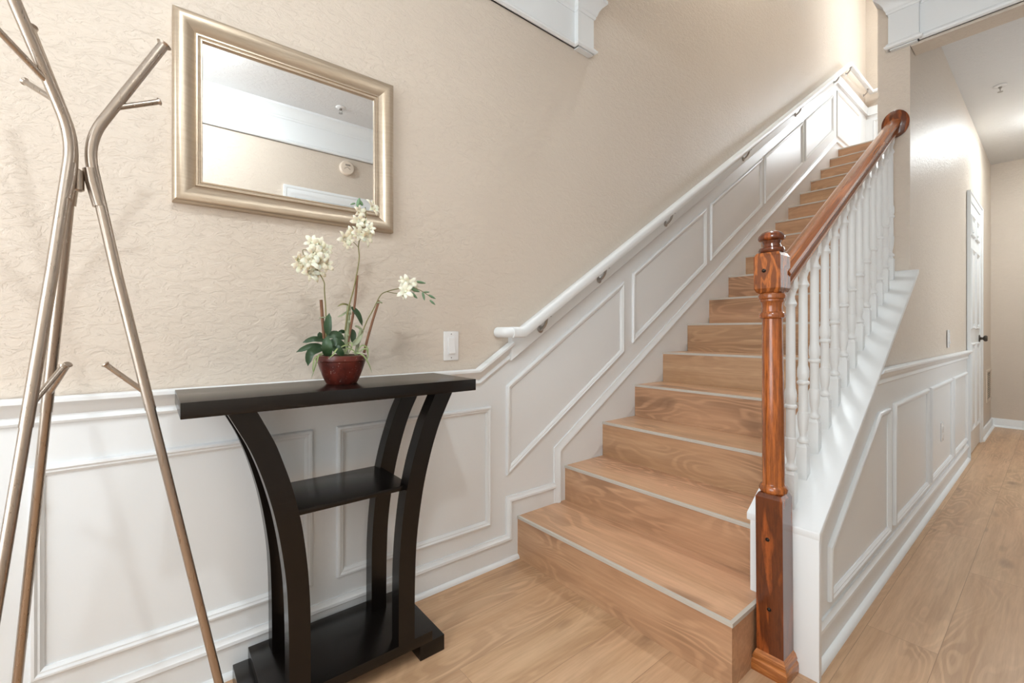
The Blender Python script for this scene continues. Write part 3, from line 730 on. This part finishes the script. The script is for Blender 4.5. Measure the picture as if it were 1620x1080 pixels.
# ------------------------------------------------------------------ potted orchid
ox, oy, oz = .457, -.165, .8705
og = thing('potted_orchid', (ox, oy, oz), 'cream orchid with dark leaves in a small terracotta bowl on the black table', 'potted plant')
pot = [(.001, oz), (.043, oz), (.046, oz+.003), (.053, oz+.018), (.060, oz+.036), (.066, oz+.053), (.069, oz+.064), (.070, oz+.068), (.073, oz+.070), (.0745, oz+.078), (.073, oz+.0855), (.067, oz+.0865), (.062, oz+.078), (.001, oz+.076)]
MB().lathe(pot, (ox, oy), 40).build('pot', M_POT, og)
m = MB()
m.lathe([(.001, oz+.0765), (.0595, oz+.0765), (.058, oz+.080), (.035, oz+.087), (.001, oz+.090)], (ox, oy), 24).build('moss', M_SOIL, og, label='dark moss in the bowl')
# ray through a point of a drawing grid on the plane of the plant: grid x right, y down, 1 unit = 0.6 mm
FW = Vector((.6300, .7766, 0)); RT = Vector((.7766, -.6300, 0)); CC = Vector((0, -1.563, 1.03))
def G(x, y, d=0.0):
    u = 440+x/3.176; v = 290+y/3.176
    ray = FW+RT*((u-810)/703.5)+Vector((0, 0, 1))*((523.95-v)/703.5)
    return CC+ray*((oy+d-CC.y)/ray.y)
def stem(pts, r, mat, name='stem', k=5, r1=None, par=og, lab=None):
    r *= 1.25; r1 = r1*1.3 if r1 else None
    P = smooth_path([G(*p) for p in pts], k); n_ = len(P); r1 = r if r1 is None else r1
    MB().tube(P, [r+(r1-r)*i/(n_-1) for i in range(n_)], 8).build(name, mat, par, label=lab)
def leaf(pts, w, mat=None, name='leaf', fold=.25, nrm=None):
    P = smooth_path([G(*p) for p in pts], 5); n_ = len(P); m = MB(); rows = []
    for i, p in enumerate(P):
        t_ = (P[min(i+1, n_-1)]-P[max(i-1, 0)]).normalized(); side = t_.cross(nrm or Vector((-.3, -1, .3))).normalized(); up = side.cross(t_).normalized()
        f = i/(n_-1); ww = w*(.12+.88*math.sin(math.pi*min(f**.85, 1))**.85)*(1-max(0, f-.8)*4.4)
        th = .0007
        rows.append([p+side*(s_*ww)+up*(abs(s_)*ww*fold) for s_ in (-1, -.55, 0, .55, 1)]+[p+side*(s_*ww*.97)+up*(abs(s_)*ww*fold-th) for s_ in (1, .55, 0, -.55, -1)])
    m.rings(rows); m.build(name, mat or M_LEAF, og, ang=80)
def petal(m, c, d, nrm, ln, w):
    """pointed petal from c along d"""
    d = d.normalized(); s_ = d.cross(nrm).normalized(); rows = []
    for i in range(7):
        f = i/6; ww = w*math.sin(math.pi*(f*.90+.08))**.9*(1 if f < .95 else .3)*(1+.12*math.sin(f*9))
        p = c+d*(ln*f)+nrm*(ln*.35*math.sin(f*2.2)-ln*.28*f*f)
        rows.append([p-s_*ww, p-s_*ww*.5+nrm*ww*.25, p+nrm*ww*.1, p+s_*ww*.5+nrm*ww*.25, p+s_*ww, p-nrm*.0008])
    m.rings(rows)
def flower(x, y, d, size=.021, face=None):
    size *= 1.62
    c = G(x, y, d); nr = (face or Vector((random.uniform(-.6, .6), -1, random.uniform(-.5, .5)))).normalized()
    a0 = random.uniform(0, 2*math.pi); u = nr.cross(Vector((0, 0, 1))).normalized(); v = u.cross(nr)
    m = MB()
    for k in range(6):
        a = a0+k*math.pi/3+random.uniform(-.15, .15); l_ = size*random.uniform(.85, 1.1)*(1 if k % 2 else .88)
        petal(m, c, u*math.cos(a)+v*math.sin(a)+nr*.35, nr, l_, size*(.25 if k % 2 else .19))
    for k in range(2):
        a = a0+k*3.1; petal(m, c, nr*1.4+u*math.cos(a)*.5+v*math.sin(a)*.5, u*math.cos(a)+v*math.sin(a), size*.5, size*.12)
    m.tube([c-nr*.006, c+nr*.008], [.0022, .0035], 8)
    m.build('flower', M_PETAL, og, ang=70)
def bud(x0, y0, x1, y1, d, r):
    a, b = G(x0, y0, d), G(x1, y1, d)
    MB().tube([a.lerp(b, f) for f in (0, .15, .4, .7, .9, 1)], [r*.3, r*.8, r, r*.8, r*.4, r*.1], 10).build('bud', M_BUD, og)
# left spray
stem([(246, 858, 0), (241, 760, 0), (240, 640, 0), (233, 540, 0), (232, 500, 0), (215, 465, 0), (195, 430, 0), (165, 395, 0)], .0018, M_STEM, r1=.0010)
stem([(236, 860, .01), (230, 760, .01), (222, 670, .01), (216, 585, .01)], .0040, M_STICK, 'support_stick', r1=.0036)
for x, y, d, s_ in ((205, 310, 0, .023), (172, 300, .01, .020), (228, 338, -.005, .021), (180, 352, -.01, .021), (96, 385, 0, .020), (118, 408, .008, .021), (158, 398, -.012, .022), (208, 392, 0, .021), (236, 410, .005, .021), (150, 450, 0, .024), (185, 440, .01, .021)):
    flower(x, y, d, s_)
stem([(200, 360, -.015), (160, 340, -.017), (125, 334, -.015), (128, 360, -.014)], .0009, M_STEM)
# middle spray
stem([(338, 862, 0), (343, 790, 0), (348, 720, 0), (356, 612, 0)], .0068, M_CANE, 'cane', r1=.0050)
for y in (845, 765, 700, 650): stem([(334+(862-y)*.08, y, -.0006), (346+(862-y)*.08, y-3, -.0006)], .0064, M_CANE, 'cane_joint', k=1)
stem([(350, 812, -.004), (362, 740, -.004), (380, 640, -.004), (392, 540, -.004), (398, 462, -.004)], .0032, M_STICK, 'support_stick', r1=.0028)
stem([(336, 740, -.006), (356, 620, -.006), (380, 530, -.006), (400, 430, -.004), (408, 370, 0), (404, 320, 0), (410, 280, 0), (424, 225, 0), (440, 170, 0), (438, 120, 0)], .0018, M_STEM, r1=.0011)
for x, y, d, s_ in ((328, 282, 0, .021), (352, 300, .01, .015), (392, 262, -.008, .022), (432, 272, 0, .022), (448, 240, .01, .017), (462, 228, -.004, .015), (405, 185, .004, .018), (402, 145, 0, .017), (468, 130, -.01, .021), (430, 200, .01, .015), (372, 250, .012, .016)):
    flower(x, y, d, s_)
bud(398, 118, 410, 72, -.004, .0062); bud(425, 112, 405, 80, -.002, .0052); bud(388, 100, 362, 106, 0, .003)
stem([(404, 322, -.004), (380, 296, -.006), (355, 285, -.004)], .0009, M_STEM)
# right spray
stem([(432, 852, 0), (452, 770, 0), (478, 680, 0), (508, 588, 0)], .0036, M_STICK, 'support_stick', r1=.0030)
stem([(410, 800, 0), (440, 705, 0), (480, 630, 0), (515, 562, 0), (550, 542, 0), (600, 530, 0), (660, 520, 0), (720, 540, 0), (772, 575, 0)], .0017, M_STEM, r1=.0008)
stem([(545, 544, -.003), (590, 552, -.004), (620, 556, -.004)], .0009, M_STEM)
stem([(498, 600, -.004), (512, 596, -.006), (522, 600, -.004)], .0022, M_CANE, 'plant_tie')
stem([(206, 676, -.004), (238, 672, -.005), (268, 676, -.004)], .0014, M_CANE, 'plant_tie')
for x, y, d, s_ in ((655, 500, 0, .023), (640, 545, -.006, .021), (672, 515, .008, .017), (632, 492, .008, .015), (625, 565, .004, .015)):
    flower(x, y, d, s_)
for b_ in ((692, 492, 742, 502, -.004, .0048), (668, 528, 712, 545, -.006, .0058), (668, 548, 700, 578, -.002, .0052), (726, 545, 736, 588, 0, .0046), (730, 546, 762, 546, .004, .0032), (756, 560, 792, 580, 0, .0042), (762, 586, 790, 610, -.003, .0040)):
    bud(*b_)
stem([(392, 862, 0), (402, 800, 0), (416, 735, 0)], .0052, M_CANE, 'cane', r1=.0038)
stem([(388, 716, 0), (405, 722, 0), (428, 742, 0)], .0028, M_CANE, 'cane_joint')
# leaves
leaf([(252, 760, -.01), (250, 710, -.012), (258, 650, -.008)], .0115)
leaf([(368, 620, -.005), (400, 660, -.01), (424, 716, -.006)], .0115, nrm=Vector((.5, -1, .2)))
leaf([(250, 872, -.03), (246, 820, -.045), (244, 768, -.03)], .0150)
leaf([(232, 790, -.02), (180, 782, -.03), (122, 800, -.02)], .0085, mat=M_LEAF)
leaf([(222, 815, -.02), (160, 820, -.03), (90, 848, -.02)], .0090)
leaf([(225, 830, -.03), (165, 850, -.05), (150, 918, -.045)], .0120)
leaf([(240, 770, 0), (290, 760, -.01), (335, 785, -.01)], .0120)
leaf([(250, 800, -.02), (300, 800, -.04), (340, 830, -.03)], .0125)
leaf([(270, 820, -.03), (300, 835, -.05), (330, 870, -.045)], .0120)
leaf([(375, 800, .01), (378, 760, .01), (372, 730, .012)], .0090)
leaf([(240, 790, .02), (215, 770, .02), (208, 745, .02)], .0100)
leaf([(300, 760, .01), (320, 745, .01), (352, 748, .015)], .0065)
leaf([(370, 812, 0), (400, 790, -.01), (425, 745, 0)], .0085, mat=M_CANE)
leaf([(358, 612, -.002), (325, 606, -.01), (296, 620, -.004)], .0030, mat=M_STEM)
leaf([(350, 640, -.002), (325, 660, -.01), (296, 672, -.004)], .0030, mat=M_CANE)
for k, q in enumerate([[(235, 855, -.03), (205, 862, -.055), (192, 905, -.060), (165, 985, -.055)], [(225, 862, -.04), (188, 875, -.060), (176, 925, -.062), (178, 960, -.060)],
          [(370, 850, -.03), (420, 858, -.055), (452, 900, -.060), (473, 955, -.058)], [(400, 850, -.02), (440, 830, -.03), (452, 865, -.03), (440, 900, -.04)],
          [(330, 862, -.03), (345, 830, -.04), (380, 840, -.04), (385, 862, -.045)], [(300, 860, -.03), (315, 825, -.04), (350, 812, -.035), (375, 830, -.03)],
          [(390, 860, -.02), (420, 815, -.02), (448, 825, -.02), (455, 850, -.03)], [(330, 850, -.04), (300, 830, -.05), (275, 862, -.055), (250, 880, -.065)], [(350, 862, -.03), (372, 815, -.03), (360, 800, -.02), (340, 812, -.02)]]):
    leaf(q, .0022, M_GRASS, 'grass_blade')
